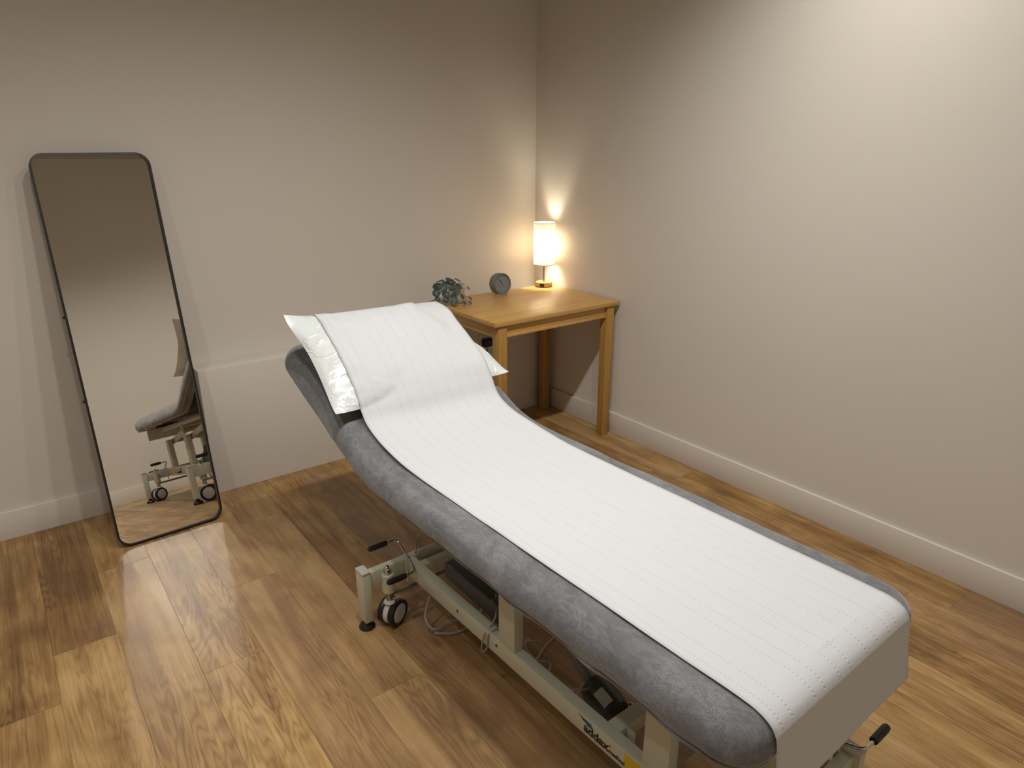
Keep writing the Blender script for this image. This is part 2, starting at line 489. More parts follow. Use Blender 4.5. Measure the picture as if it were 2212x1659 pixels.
# linear drive lying between the rails
d0, d1 = L(-.135, .175, .245), L(-.125, .455, .225)
ax = (d1-d0).normalized(); R = Matrix((Vector((1, 0, 0)).cross(ax).cross(ax).normalized(), ax, Vector((0, 0, 1)))).transposed()
bx = Matrix.Translation((d0+d1)/2) @ ax.to_track_quat('Y', 'Z').to_matrix().to_4x4()
ln = (d1-d0).length
MB().box((-.028, -ln/2, -.03), (.028, ln/2, .03), .007, 3, bx).build('actuator', M_dark, couch)
MB().box((-.030, ln/2-.055, -.033), (.030, ln/2+.004, .033), .009, 3, bx).build('actuator_end', M_motor, couch)
MB().tube([L(-.10, .085, .215), L(-.13, .172, .243)], .009, 10).build('piston_rod', M_piston, couch)
m0, m1 = L(-.082, .765, .165), L(-.105, .885, .160)
axm = (m1-m0).normalized()
MB().lathe([(0, 0), (.030, 0), (.040, .008), (.0415, .03), (.0415, .09), (.038, .108), (.022, .122), (0, .122)], 32,
           Matrix.Translation(m0) @ axm.to_track_quat('Z', 'Y').to_matrix().to_4x4()).build('motor', M_motor, couch)
lab = MB()
RM = Matrix.Translation(m0) @ axm.to_track_quat('Z', 'Y').to_matrix().to_4x4()
lv = []
for k in range(7):
    a = 1.75+k*.12
    for z in (.050, .100): lv.append(RM @ Vector((.0421*math.cos(a), .0421*math.sin(a), z)))
lab.add(lv, [[2*k, 2*k+1, 2*k+3, 2*k+2] for k in range(6)])
lab.build('rating_plate', M_label, couch)
MB().tube([L(-.085, .58, .300), m0], .016, 14).build('piston_tube', M_piston, couch)
MB().tube([L(-.070, .885, .176), L(-.060, .925, .176)], .013, 14).build('clevis', M_steel, couch)
# castors: one built, three copied
def make_caster():
    r_ = bpy.data.objects.new('caster', None); COL.objects.link(r_); r_.parent = couch
    MB().lathe([(0, .128), (.015, .128), (.0205, .132), (.0205, .196), (.017, .199), (0, .199)], 28).build('housing', M_cream, r_)
    MB().tube([(0, 0, .088), (0, 0, .130)], .0115, 20).build('stem', M_steel, r_)
    MB().lathe([(0, .2), (.013, .2), (.0135, .214), (.011, .222), (.006, .227), (0, .2285)], 24).build('ball_cap', M_chrome, r_)
    off = .012
    yx = Matrix.Translation((off, 0, .046)) @ Matrix.Rotation(PI/2, 4, 'X')
    fork = MB().lathe([(0, -.011), (.040, -.011), (.0425, -.008), (.0425, .008), (.040, .011), (0, .011)], 40, yx)
    fork.lathe([(.017, .085), (.020, .090), (.015, .099), (0, .099)], 24)
    fork.build('fork', M_white_pl, r_)
    for sg in (-1, 1):
        w_ = Matrix.Translation((off, -sg*.021, .046)) @ Matrix.Rotation(PI/2*sg, 4, 'X')
        t_ = MB().lathe([(.034, -.0095), (.044, -.0095), (.046, -.006), (.046, .006), (.0435, .0095), (.034, .0105), (.034, -.0095)], 48, w_).build('tyre', M_black, r_)
        MB().lathe([(0, -.008), (.0338, -.008), (.0338, .008), (.030, .0105), (.012, .0125), (0, .0125)], 40, w_).build('hub_cap', M_hub, r_)
    return r_
cast = make_caster()
cs = [(-.283, .022, .42), (-.283, 1.276, 2.75), (.135, .022, .35), (.135, 1.276, -.5)]
for i, (w, s, a) in enumerate(cs):
    c_ = cast if i == 0 else copy_tree(cast, couch)
    c_.location = L(w, s, 0); c_.rotation_euler = (0, 0, a)
# brake pedals and the rod that links them
def pedal(w, s, dirw, ds, pitch_, lift):
    """U of chrome rod lying across the crossbar, a grip on each end, rocked by pitch_."""
    r_ = bpy.data.objects.new('brake_pedal', None); COL.objects.link(r_); r_.parent = couch
    r_.location = L(w, s, lift)
    pts = [(dirw*-.105, ds, 0), (dirw*.0, ds, 0), (dirw*.0, -ds, 0), (dirw*-.105, -ds, 0)]
    c, sn = math.cos(pitch_), math.sin(pitch_)
    rot = lambda p: Vector((p[0], p[1]*c, p[1]*sn))
    P = [rot(p) for p in pts]
    path = fillet(P, .020, 8)
    MB().tube(path, .0042, 12).build('rod', M_chrome, r_)
    for e in (0, 3):
        a = P[e]; b = P[1] if e == 0 else P[2]
        d = (b-a).normalized()
        MB().tube([a+d*(k/14*.068)-d*.003 for k in range(15)], .01, 16, rfun=lambda q: .0095*math.sqrt(max(.02, 1-(max(0, .12-q)/.13)**2))*(1+.06*math.sin(q*PI))).build('grip', M_black, r_)
    # the bracket dropping to the link rod
    MB().box((-.003, -.006, -.10), (.003, .006, .004), .001, 1, Matrix.Translation((dirw*-.002, 0, 0))).build('bracket', M_cream, r_)
    return r_
pedal(-.205, .012, 1, .068, .48, .232)
pedal(-.205, 1.288, 1, .068, .40, .235)
pedal(.175, 1.290, -1, .060, -.35, .237)
for s in (.030, 1.272):
    MB().tube([L(-.275, s, .122), L(.128, s, .122)], .0065, 6).build('link_rod', M_steel, couch)
# cables
MB().tube(spline([L(-.10, -.10, .17), L(-.155, .02, .19), L(-.165, .09, .13), L(-.21, .125, .06), L(-.20, .16, .022), L(-.13, .155, .018), L(-.05, .2, .02)], 10), .0042, 8).build('cable', M_cable, couch)
MB().tube(spline([L(-.20, .16, .007), L(-.14, .20, .006), L(-.06, .19, .006), L(.04, .12, .006)], 10), .0042, 8).build('cable', M_cable, couch)
MB().tube(spline([L(-.17, .012, .225), L(-.13, -.035, .24), L(-.05, -.09, .225), L(.03, -.10, .20), L(.10, -.06, .12)], 10), .0042, 8).build('cable', M_cable, couch)
MB().tube(spline([L(-.125, .40, .262), L(-.165, .45, .232), L(-.2075, .452, .190), L(-.213, .446, .135), L(-.206, .462, .150), L(-.207, .470, .200), L(-.178, .478, .2155), L(-.14, .49, .20)], 12), .0026, 8).build('cable', M_cable, couch)
MB().tube(spline([L(.03, .40, .01), L(-.01, .40, .035), L(-.035, .43, .04), L(-.03, .47, .02), L(.0, .50, .012), L(-.03, .53, .02), L(-.05, .49, .03), L(-.01, .46, .012), L(.05, .43, .008), L(.16, .40, .006)], 10), .0036, 8).build('cable', M_cable, couch)
MB().tube(spline([L(-.03, .53, .012), L(-.06, .60, .03), L(-.07, .68, .08), L(-.075, .745, .145), L(-.078, .77, .165)], 10), .0042, 8).build('cable', M_cable, couch)
MB().tube(spline([L(-.105, .79, .19), L(-.145, .775, .18), L(-.15, .80, .14), L(-.11, .83, .115)], 10), .0034, 8).build('cable', M_cable, couch)

# ---- the upholstered top: a padded top under a fitted velvet cover
HWD, L0, L1 = .335, -.655, 1.352
TH = math.radians(22)
def path_tab():
    n = 400; s = .20; z = .60; tab = {}
    l = .20; out = [(l, s, z, 0.)]
    dl = (.20-L0+.05)/n
    for k in range(n):
        thv = TH*(1-sm(-.11, .15, l)); l -= dl; s -= math.cos(thv)*dl; z += math.sin(thv)*dl
        out.append((l, s, z, TH*(1-sm(-.11, .15, l))))
    return out[::-1]
PT = path_tab()
def path(l):
    if l >= .20: return l, .60, 0.
    i = min(len(PT)-2, max(0, int((l-PT[0][0])/(PT[1][0]-PT[0][0]))))
    a, b = PT[i], PT[i+1]; t = (l-a[0])/(b[0]-a[0])
    return lerp(a[1], b[1], t), lerp(a[2], b[2], t), lerp(a[3], b[3], t)
def bend(w, l, h):
    s, z, t = path(l)
    return L(w, s+h*math.sin(t), z+h*math.cos(t))

def padded(hw, l0, l1, rp, rv, thick, nu, nv, top=0., wrinkle=0., hem=None, close=False):
    """Rounded pad. Top grid with rounded-rectangle outline, then rings down the side and under."""
    mb = MB(); cx = (l0+l1)/2; hl = (l1-l0)/2
    def axis(n, half, r):
        k = max(6, n//6); pts = [-half+r*(i/k)**1.0 for i in range(k)]
        mid = [-half+r+(2*half-2*r)*i/(n-2*k) for i in range(n-2*k)]
        return pts+mid+[half-r*(1-i/k) for i in range(k+1)]
    X = axis(nu, hw, rp); Y = axis(nv, hl, rp)
    def rr(x, y):
        ax_, ay_ = abs(x)-(hw-rp), abs(y)-(hl-rp)
        if ax_ > 0 and ay_ > 0:
            p, q = ax_/rp, ay_/rp
            p2 = p*math.sqrt(1-q*q/2); q2 = q*math.sqrt(1-p*p/2)
            x = math.copysign(hw-rp+p2*rp, x); y = math.copysign(hl-rp+q2*rp, y)
            d = rp-math.hypot(p2*rp, q2*rp)
        else: d = min(hw-abs(x), hl-abs(y))
        return x, y, max(0, d)
    def disp(w, l, d):
        if not wrinkle: return 0.
        e = 1-sm(.0, .14, d)
        v = noise.noise(Vector((w*7, l*5, 1.3)))*.55+noise.noise(Vector((w*16, l*12, 4.1)))*.3
        h = wrinkle*v*(.25+.75*e)
        # long drag folds beside the paper below the hinge
        for (w0, l0_, w1, l1_, dep, wid) in ((-.268, -.12, -.298, .42, .0085, .011), (-.285, .0, -.335, .30, .004, .014), (.285, -.05, .315, .5, .004, .012), (-.29, .35, -.33, .9, .003, .013)):
            t = (l-l0_)/(l1_-l0_)
            if -.2 < t < 1.2:
                c = lerp(w0, w1, t); h -= dep*math.exp(-((w-c)/wid)**2)*sm(-.2, .15, t)*(1-sm(.75, 1.2, t))
        return h
    idx = {}; vs = []; fs = []
    for j, y in enumerate(Y):
        for i, x in enumerate(X):
            a, b, d = rr(x, y)
            h = top-(rv-math.sqrt(max(0, rv*rv-(rv-d)**2)) if d < rv else 0)+disp(a, b+cx, d)
            idx[i, j] = len(vs); vs.append(bend(a, b+cx, h))
    ni, nj = len(X), len(Y)
    for j in range(nj-1):
        for i in range(ni-1): fs.append([idx[i, j], idx[i+1, j], idx[i+1, j+1], idx[i, j+1]])
    loop = [(i, 0) for i in range(ni)]+[(ni-1, j) for j in range(1, nj)]+[(i, nj-1) for i in range(ni-2, -1, -1)]+[(0, j) for j in range(nj-2, 0, -1)]
    prev = [idx[k] for k in loop]
    B = []
    for (i, j) in loop:
        a, b, d = rr(X[i], Y[j])
        # outward normal of the outline
        ax_, ay_ = abs(a)-(hw-rp), abs(b)-(hl-rp)
        if ax_ > 0 and ay_ > 0: n = Vector((math.copysign(ax_, a), math.copysign(ay_, b)))
        elif ax_ > ay_: n = Vector((math.copysign(1, a), 0))
        else: n = Vector((0, math.copysign(1, b)))
        B.append((a, b+cx, n.normalized()))
    rings = hem or [(0., -rv-.3*(thick-rv)), (0., -thick+.012), (.004, -thick+.004), (.012, -thick)]
    for k, (ins, hz) in enumerate(rings):
        cur = []
        for q, (a, b, n) in enumerate(B):
            amp = k/max(1, len(rings)-1)
            v = (noise.noise(Vector((a*9, b*8, 7.7)))*.6+noise.noise(Vector((a*22, b*20, 2.2)))*.4)
            v2 = noise.noise(Vector((a*14, b*15, 9.2)))
            hemw = sm(.25, .9, b)
            sc = max(0., math.sin(b*27+.7)*.5+.5)**2.2*hemw
            out = (wrinkle*.75*v+wrinkle*.35*v2)*(1-.3*amp) if wrinkle else 0
            dz = (wrinkle*1.0*v-.011*sc+.004)*sm(.15, .6, amp) if wrinkle else 0
            p = bend(a+n.x*(out-ins), b+n.y*(out-ins), top+hz+dz)
            cur.append(len(vs)); vs.append(p)
        m_ = len(loop)
        for q in range(m_): fs.append([prev[q], cur[q], cur[(q+1) % m_], prev[(q+1) % m_]])
        prev = cur
    if close:
        bi = {}
        for j, y in enumerate(Y):
            for i, x in enumerate(X):
                a, b, d = rr(x, y)
                bi[i, j] = len(vs); vs.append(bend(a*.95, b*.99+cx, top-thick))
        for j in range(nj-1):
            for i in range(ni-1): fs.append([bi[i, j], bi[i, j+1], bi[i+1, j+1], bi[i+1, j]])
        lp = [bi[k] for k in loop]; m_ = len(loop)
        for q in range(m_): fs.append([prev[q], lp[q], lp[(q+1) % m_], prev[(q+1) % m_]])
    return mb, vs, fs, B

mb, vs, fs, last = padded(.312, L0+.024, L1-.024, .06, .03, .056, 20, 60, top=-.020, close=True)
mb.add(vs, fs, True); mb.build('mattress', M_pad, couch)

mb, vs, fs, last = padded(HWD, L0, L1, .085, .052, .08, 72, 200, top=0., wrinkle=.008,
                          hem=[(0., -.060), (.001, -.068), (.004, -.076), (.010, -.083), (.020, -.087), (.034, -.089), (.060, -.089)])
cvs = [v.copy() for v in vs]; cfs = [list(f_) for f_ in fs]
mb.add(vs, fs, True)
cover = mb.build('couch_cover', M_velvet, None, 180)
cover.location = CO; cover.rotation_euler = (0, 0, CA)
pts = []
for (a, b, n) in last:
    hemw = sm(.25, .9, b)
    sc = max(0., math.sin(b*27+.7)*.5+.5)**2.2*hemw; sc2 = max(0., math.sin(b*27+.1)*.5+.5)**2
    v = noise.noise(Vector((a*9, b*8, 7.7)))
    o_ = -.014+.0050*sc2*hemw+.004*v
    pts.append(bend(a+n.x*o_, b+n.y*o_, -.0862-.0055*sc+.004*v))
MB().tube(pts, .0042, 8, closed=True).build('elastic_hem', M_velvet, cover)
md = cover.modifiers.new('thickness', 'SOLIDIFY'); md.thickness = .0025; md.offset = -1
tag(cover, 'grey crushed velvet fitted cover stretched over the couch top, under the white paper', 'couch cover')
cover_bvh = BVHTree.FromPolygons(cvs, cfs)

# ------------------------------------------------------------------ pillow in its plastic cover
PC = L(.003, -.312, .832); PS = math.radians(38)
P_up = Vector((0, math.cos(PS), math.sin(PS))); P_n = Vector((0, -math.sin(PS), math.cos(PS)))   # local y = -s
def pillow_mesh(nu=56, nv=40):
    hu, hv = .345, .206; vs = []; fs = []
    def prof(u_, v_): return max(0., (1-abs(u_)**2.6))**.62*max(0., (1-abs(v_)**2.4))**.62
    for side in (1, -1):
        o = len(vs)
        for j in range(nv+1):
            for i in range(nu+1):
                u_ = -1+2*i/nu; v_ = -1+2*j/nv
                u_ = math.copysign(abs(u_)**.85, u_); v_ = math.copysign(abs(v_)**.85, v_)
                # sides drawn in between the corners
                x = u_*hu*(1-.045*(1-v_*v_)*abs(u_)); y = v_*hv*(1-.07*(1-u_*u_)*abs(v_))
                h = prof(u_, v_)*(.058 if side > 0 else .066)
                e = max(abs(u_), abs(v_)); k = sm(.2, .75, e)*(1-sm(.97, 1., e))
                wr = .0050*k*noise.noise(Vector((u_*4, v_*3, 3*side)))+.0035*k*(abs(noise.noise(Vector((u_*7+v_*6, v_*4-u_*4, 5*side))))-.2)
                hh = side*max(h+wr*1.4, .0005 if e < .999 else 0)
                # corners turn up a little
                tip = .02*(abs(u_)**6*abs(v_)**6)
                # the far top corner is folded back under the paper; the near one stands out
                k2 = sm(.25, 1., u_)*sm(-.75, .7, v_); k4 = sm(.25, 1., u_)*sm(.1, 1., v_)
                x -= .105*k2; y -= .045*k4; tip -= .045*k4
                k3 = sm(.2, 1., -u_)*sm(.2, 1., v_); x -= .012*k3; y += .010*k3
                vs.append(PC+Vector((1, 0, 0))*x+P_up*y+P_n*(hh+tip))
        for j in range(nv):
            for i in range(nu):
                q = [o+j*(nu+1)+i, o+j*(nu+1)+i+1, o+(j+1)*(nu+1)+i+1, o+(j+1)*(nu+1)+i]
                fs.append(q if side > 0 else q[::-1])
    return vs, fs
pv, pf = pillow_mesh()
pillow = MB().add(pv, pf, True).build('pillow', M_pillow, None, 60)
pillow.location = CO; pillow.rotation_euler = (0, 0, CA)
tag(pillow, 'white pillow in a shiny wrinkled plastic cover propped on the raised head of the couch', 'pillow')
pillow_bvh = BVHTree.FromPolygons(pv, pf)

# ------------------------------------------------------------------ paper couch roll
W0, W1 = -.252, .251
LEFT = [(-.492, .950), (-.44, .925), (-.385, .893), (-.31, .845), (-.25, .797), (-.20, .752), (-.155, .715), (-.118, .672), (-.05, .641), (.06, .618), (.18, .607), (.33, .6035)]
RIGHT = [(-.478, .942), (-.43, .938), (-.375, .924), (-.33, .895), (-.255, .852), (-.16, .788), (-.115, .728), (-.075, .672), (.0, .640), (.12, .622), (.25, .608), (.37, .6035)]
MIDP = [(-.480, .952), (-.43, .955), (-.37, .942), (-.31, .912), (-.25, .870), (-.17, .795), (-.12, .730), (-.085, .675), (-.02, .643), (.10, .620), (.23, .607), (.36, .6035)]
END = [(.6, .6030), (.9, .6030), (1.15, .6032), (1.275, .6035), (1.315, .6000), (1.338, .5900), (1.350, .5760), (1.3555, .5600), (1.3590, .5250), (1.3670, .475), (1.3740, .432)]
def make_paper():
    NU = 40
    cols = []
    for i in range(NU+1):
        t = i/NU; w = lerp(W0, W1, t)
        a, b, tt = (LEFT, MIDP, t*2) if t < .5 else (MIDP, RIGHT, t*2-1)
        tt = tt*tt*(3-2*tt)
        pts = [(lerp(p[0], q[0], tt), lerp(p[1], q[1], tt)) for p, q in zip(a, b)]+END
        P = spline([(s, z, 0) for s, z in pts], 9)
        cols.append((w, P))
    NV = len(cols[0][1]); vs = []; uv = []
    for w, P in cols:
        d = 0; prev = None
        for k, p in enumerate(P):
            q = L(w, p.x, p.y)
            if p.x < -.06:      # lies over the pillow: dropped on to it along its own normal
                hit = pillow_bvh.ray_cast(q+P_n*.35, -P_n, .60)
                if hit[0] is not None:
                    top_ = hit[0]+P_n*.0045
                    if (top_-q).dot(P_n) > 0: q = top_
            if p.x < 1.30:
                t_ = Vector((0, math.sin(-TH), math.cos(TH))) if p.x < 0 else Vector((0, 0, 1))
                hit = cover_bvh.ray_cast(q+t_*.30, -t_, .60)
                if hit[0] is not None and (hit[0]+t_*.0022-q).dot(t_) > 0: q = hit[0]+t_*.0022
            lift = .0012*noise.noise(Vector((w*11, p.x*9, 3.3)))
            if p.y < .57 and p.x > 1.3: q += Vector((0, -.003*noise.noise(Vector((w*6, p.y*5, 8)))*sm(.57, .45, p.y), 0))
            else: q.z += lift+.0008
            q.x += .0016*noise.noise(Vector((0, p.x*7, w*2+p.y*3)))
            if prev is not None: d += (q-prev).length
            prev = q.copy(); vs.append(q); uv.append((w, d))
    fs = [[i*NV+k, (i+1)*NV+k, (i+1)*NV+k+1, i*NV+k+1] for i in range(NU) for k in range(NV-1)]
    me = bpy.data.meshes.new('paper_sheet'); me.from_pydata([tuple(v) for v in vs], [], fs)
    l = me.uv_layers.new(name='paper')
    for lp in me.loops: l.data[lp.index].uv = uv[lp.vertex_index]
    me.polygons.foreach_set('use_smooth', [True]*len(me.polygons)); me.materials.append(M_paper)
    o = bpy.data.objects.new('paper_sheet', me); COL.objects.link(o); o.location = CO; o.rotation_euler = (0, 0, CA)
    md = o.modifiers.new('thickness', 'SOLIDIFY'); md.thickness = .0007; md.offset = 0
    tag(o, 'long white quilted paper sheet running over the pillow and hanging off the couch foot', 'paper sheet')
make_paper()

# ---- lettering on the near rail
def text_mesh(name, body, size, M_, m, parent, bold=0., spacing=1.):
    cu = bpy.data.curves.new(name, 'FONT'); cu.body = body; cu.size = size; cu.extrude = .00025; cu.offset = bold; cu.space_character = spacing
    o = bpy.data.objects.new(name+'_tmp', cu); COL.objects.link(o)
    dg = bpy.context.evaluated_depsgraph_get(); dg.update()
    me = bpy.data.meshes.new_from_object(o.evaluated_get(dg)); bpy.data.objects.remove(o); bpy.data.curves.remove(cu)
    me.name = name; me.materials.clear(); me.materials.append(m)
    ob = bpy.data.objects.new(name, me); COL.objects.link(ob); ob.parent = parent
    me.transform(M_); return ob
FACE = -.2042
def face_M(s, z): return Matrix.Translation(L(FACE-.0003, s, z)) @ Matrix(((0, 0, -1), (-1, 0, 0), (0, 1, 0))).to_4x4()
tx = text_mesh('lettering', 'addax', .0345, face_M(.858, .1655), M_ink, rails[0], .0011, 1.0)
tag(tx, 'black brand lettering on the rail')
text_mesh('lettering', 'medical', .0165, face_M(.941, .1655), M_ink, rails[0], .0004, 1.02)
text_mesh('lettering', 'TM', .0050, face_M(.9405, .184), M_ink, rails[0], .0001, 1.0)
lg = MB()
lg.prism([(0, .0), (.030, -.010), (.018, -.012)], .0004, face_M(.838, .205))
lg.build('logo', M_ink, rails[0])
lg = MB(); lg.prism([(.0, .0), (.026, -.0005), (.037, -.013), (.012, -.0135)], .0004, face_M(.855, .2005))
lg.build('logo', M_blue, rails[0])
lbox(MB(), (FACE-.0004, FACE+.001), (.990, 1.06), (.158, .205)).build('warning_sticker', M_yellow, rails[0])

# ------------------------------------------------------------------ leaning mirror
MP = dict(bx=-2.406, by=-.3779, phi=.0271, th=.193, w=.401, L=1.5196)
dv = Vector((math.cos(MP['phi']), math.sin(MP['phi']), 0)); nv = Vector((-dv.y, dv.x, 0))
upv = Vector((0, 0, 1))*math.cos(MP['th'])+nv*math.sin(MP['th']); bkv = upv.cross(dv)   # bkv points to the wall
MM = Matrix((dv, bkv, upv)).transposed().to_4x4(); MM.translation = (MP['bx'], MP['by'], .005)
mirror = thing('floor_mirror', (0, 0, 0), 'tall black-framed mirror with rounded corners leaning by the back wall', 'mirror', M=MM)
mw, mh, mr = MP['w'], MP['L']-.003, .050
def rrect(x0, z0, x1, z1, r_, n=10):
    out = []
    for cx, cz, a0 in ((x1-r_, z0+r_, -PI/2), (x1-r_, z1-r_, 0), (x0+r_, z1-r_, PI/2), (x0+r_, z0+r_, PI)):
        out += [(cx+r_*math.cos(a0+PI/2*k/n), cz+r_*math.sin(a0+PI/2*k/n)) for k in range(n+1)]
    return out
o0 = rrect(0, 0, mw, mh, mr); i0 = rrect(.0075, .0075, mw-.0075, mh-.0075, mr-.0075)
n = len(o0); vs = []
D0, D1 = -.002, .022
prof = [(o0, D0+.0015, 0), (o0, D1, 0), (i0, D1, 0), (i0, D0, 0)]
for ring, y, _ in prof: vs += [(x, y, z) for x, z in ring]
fs = []
for k in range(4):
    for q in range(n): fs.append([k*n+q, k*n+(q+1) % n, ((k+1) % 4)*n+(q+1) % n, ((k+1) % 4)*n+q])
MB().add(vs, fs).build('frame', M_frame, mirror)
g = MB(); pl = [(x, z) for x, z in rrect(.0074, .0074, mw-.0074, mh-.0074, mr-.0074)]
g.add([(x, .003, z) for x, z in pl]+[(x, .007, z) for x, z in pl], [list(range(n)), list(range(n, 2*n))[::-1]])
gl_ = g.build('glass', M_glass, mirror)
gl_.matrix_basis = Matrix.Translation((mw/2, .003, mh/2)) @ Matrix.Rotation(.019, 4, 'Z') @ Matrix.Translation((-mw/2, 0, -mh/2))
bk_ = MB(); bk_.add([(x, .012, z) for x, z in pl]+[(x, .016, z) for x, z in pl], [list(range(n)), list(range(n, 2*n))[::-1]]); bk_.build('backing_board', M_dark, mirror)
for z in (.925, .60):
    MB().lathe([(0, 0), (.0055, 0), (.0055, .004), (.003, .0065), (0, .0065)], 14, Matrix.Translation((0, .016, z)) @ Matrix.Rotation(-PI/2, 4, 'Y')).build('side_screw', M_frame, mirror)
# fold-out prop behind the glass that reaches down to the floor
inv = MM.inverted()
hp = [Vector((x, .022, .93)) for x in (.12, .28)]
ft = [inv @ Vector((MM @ Vector((x, 0, 0))).to_tuple()[:2]+(0.,)) for x in (.12, .28)]
q0 = MM @ Vector((.12, 0, 0)); q1 = MM @ Vector((.28, 0, 0))
f0 = inv @ Vector((q0.x, -.035, .006)); f1 = inv @ Vector((q1.x, -.035, .006))
MB().tube(fillet([hp[0], f0, f1, hp[1]], .03), .005, 10).build('prop_leg', M_frame, mirror)

# ------------------------------------------------------------------ oak side table
TX0, TX1, TY0, TY1, TZ = -.8136, -.012, -.7228, -.1285, .75
table = thing('side_table', ((TX0+TX1)/2, (TY0+TY1)/2, 0), 'varnished oak table standing in the corner under the lamp', 'table')
tc = Vector((-(TX0+TX1)/2, -(TY0+TY1)/2, 0))
def tb(lo, hi, bev): 
    m_ = MB(); return m_.box(Vector(lo)+tc, Vector(hi)+tc, bev)
tb((TX0, TY0, TZ-.022), (TX1, TY1, TZ), .002).build('tabletop', M_oak_x, table)
LGX = ((-.789, -.737), (-.092, -.040)); LGY = ((-.7135, -.6635), (-.2060, -.1560))
for xa in LGX:
    for ya in LGY:
        m_ = MB(); z0, z1 = 0., TZ-.022
        tpr = .006
        cx, cy = (xa[0]+xa[1])/2, (ya[0]+ya[1])/2; hx, hy = (xa[1]-xa[0])/2, (ya[1]-ya[0])/2
        bm = bmesh.new(); bmesh.ops.create_cube(bm, size=1)
        for v in bm.verts:
            k = tpr if v.co.z < 0 else 0
            v.co = Vector((cx+v.co.x*2*(hx-k*.5), cy+v.co.y*2*(hy-k*.5), z0 if v.co.z < 0 else z1))+tc
        bmesh.ops.bevel(bm, geom=bm.edges[:], offset=.0025, segments=2, profile=.5, affect='EDGES')
        m_.from_bm(bm).build('leg', M_oak_z, table)
AZ0, AZ1 = .668, .728
for nm, lo, hi, mm_ in (('apron', (LGX[0][1], -.702, AZ0+.012), (LGX[1][0], -.684, AZ1), M_oak_x), ('apron', (LGX[0][1], -.190, AZ0+.012), (LGX[1][0], -.172, AZ1), M_oak_x),
                        ('apron', (-.778, LGY[0][1], AZ0+.012), (-.760, LGY[1][0], AZ1), M_oak_y), ('apron', (-.068, LGY[0][1], AZ0+.012), (-.050, LGY[1][0], AZ1), M_oak_y)):
    o = tb(lo, hi, .001).build(nm, mm_, table)
    ex = .006
    lo2 = (lo[0]-(ex if mm_ is M_oak_y else 0), lo[1]-(ex if mm_ is M_oak_x else 0), AZ0); hi2 = (hi[0]+(ex if mm_ is M_oak_y else 0), hi[1]+(ex if mm_ is M_oak_x else 0), AZ0+.0125)
    tb(lo2, hi2, .0015).build('bottom_rail', mm_, o)

# ------------------------------------------------------------------ table lamp
LPX, LPY = -.076, -.178
lamp = thing('table_lamp', (LPX, LPY, TZ), 'lit table lamp with a white cylinder shade and round wooden base', 'lamp')
MB().lathe([(0, .001), (.046, .001), (.048, .004), (.048, .024), (.046, .027), (0, .027)], 48).build('base', M_oak_y, lamp)
MB().lathe([(0, 0), (.0485, 0), (.0485, .0025), (0, .0025)], 48).build('base_ring', M_black, lamp)
MB().tube([(0, 0, .026), (0, 0, .205)], .0062, 16).build('stem', M_steel, lamp)
a0 = math.atan2(-3.2092-LPY+.15, -2.5959-LPX-.35)-.12
pm = MB(); pv_ = []
for k in range(9):
    a = a0-.26+k*.065
    for rr_, z in ((.0487, .0045), (.0487, .0225), (.0475, .0225), (.0475, .0045)): pv_.append((rr_*math.cos(a), rr_*math.sin(a), z))
fsn = []
for k in range(8):
    for q in range(4): fsn.append([k*4+q, k*4+(q+1) % 4, (k+1)*4+(q+1) % 4, (k+1)*4+q])
pm.add(pv_, fsn); pm.build('charging_port', M_black, lamp)
for aa in ((a0-.29, a0-.262), (a0+.262, a0+.29)):
    pm = MB(); pv_ = []
    for a in aa:
        for rr_, z in ((.0490, .0040), (.0490, .0230), (.0475, .0230), (.0475, .0040)): pv_.append((rr_*math.cos(a), rr_*math.sin(a), z))
    pm.add(pv_, [[0, 1, 5, 4], [1, 2, 6, 5], [0, 4, 7, 3], [0, 3, 2, 1], [4, 5, 6, 7], [2, 3, 7, 6]]); pm.build('port_trim', M_steel, lamp)
SZ0, SZ1, SR = .126, .360, .0605
MB().lathe([(SR, SZ0), (SR, SZ1), (SR-.0012, SZ1), (SR-.0012, SZ0), (SR, SZ0)], 64).build('lamp_shade', M_shade, lamp)
M_rim = mat('shade rim', (.45, .40, .33), .6)
for z in (SZ0, SZ1-.0025):
    MB().lathe([(SR-.0015, z), (SR+.0006, z), (SR+.0006, z+.0028), (SR-.0015, z+.0028), (SR-.0015, z)], 64).build('shade_rim', M_rim, lamp)
MB().lathe([(0, .262), (.010, .260), (.022, .250), (.028, .236), (.026, .220), (.014, .204), (.0125, .196), (0, .196)], 24).build('bulb', M_bulb, lamp)
sp = MB()
for k in range(3):
    a = k*2*PI/3; sp.tube([(.0060*math.cos(a), .0060*math.sin(a), .190), ((SR-.002)*math.cos(a), (SR-.002)*math.sin(a), .190)], .0011, 6)
sp.tube([((SR-.0022)*math.cos(2*PI*k/48), (SR-.0022)*math.sin(2*PI*k/48), .190) for k in range(48)], .0009, 6, closed=True)
sp.build('shade_carrier', M_steel, lamp)

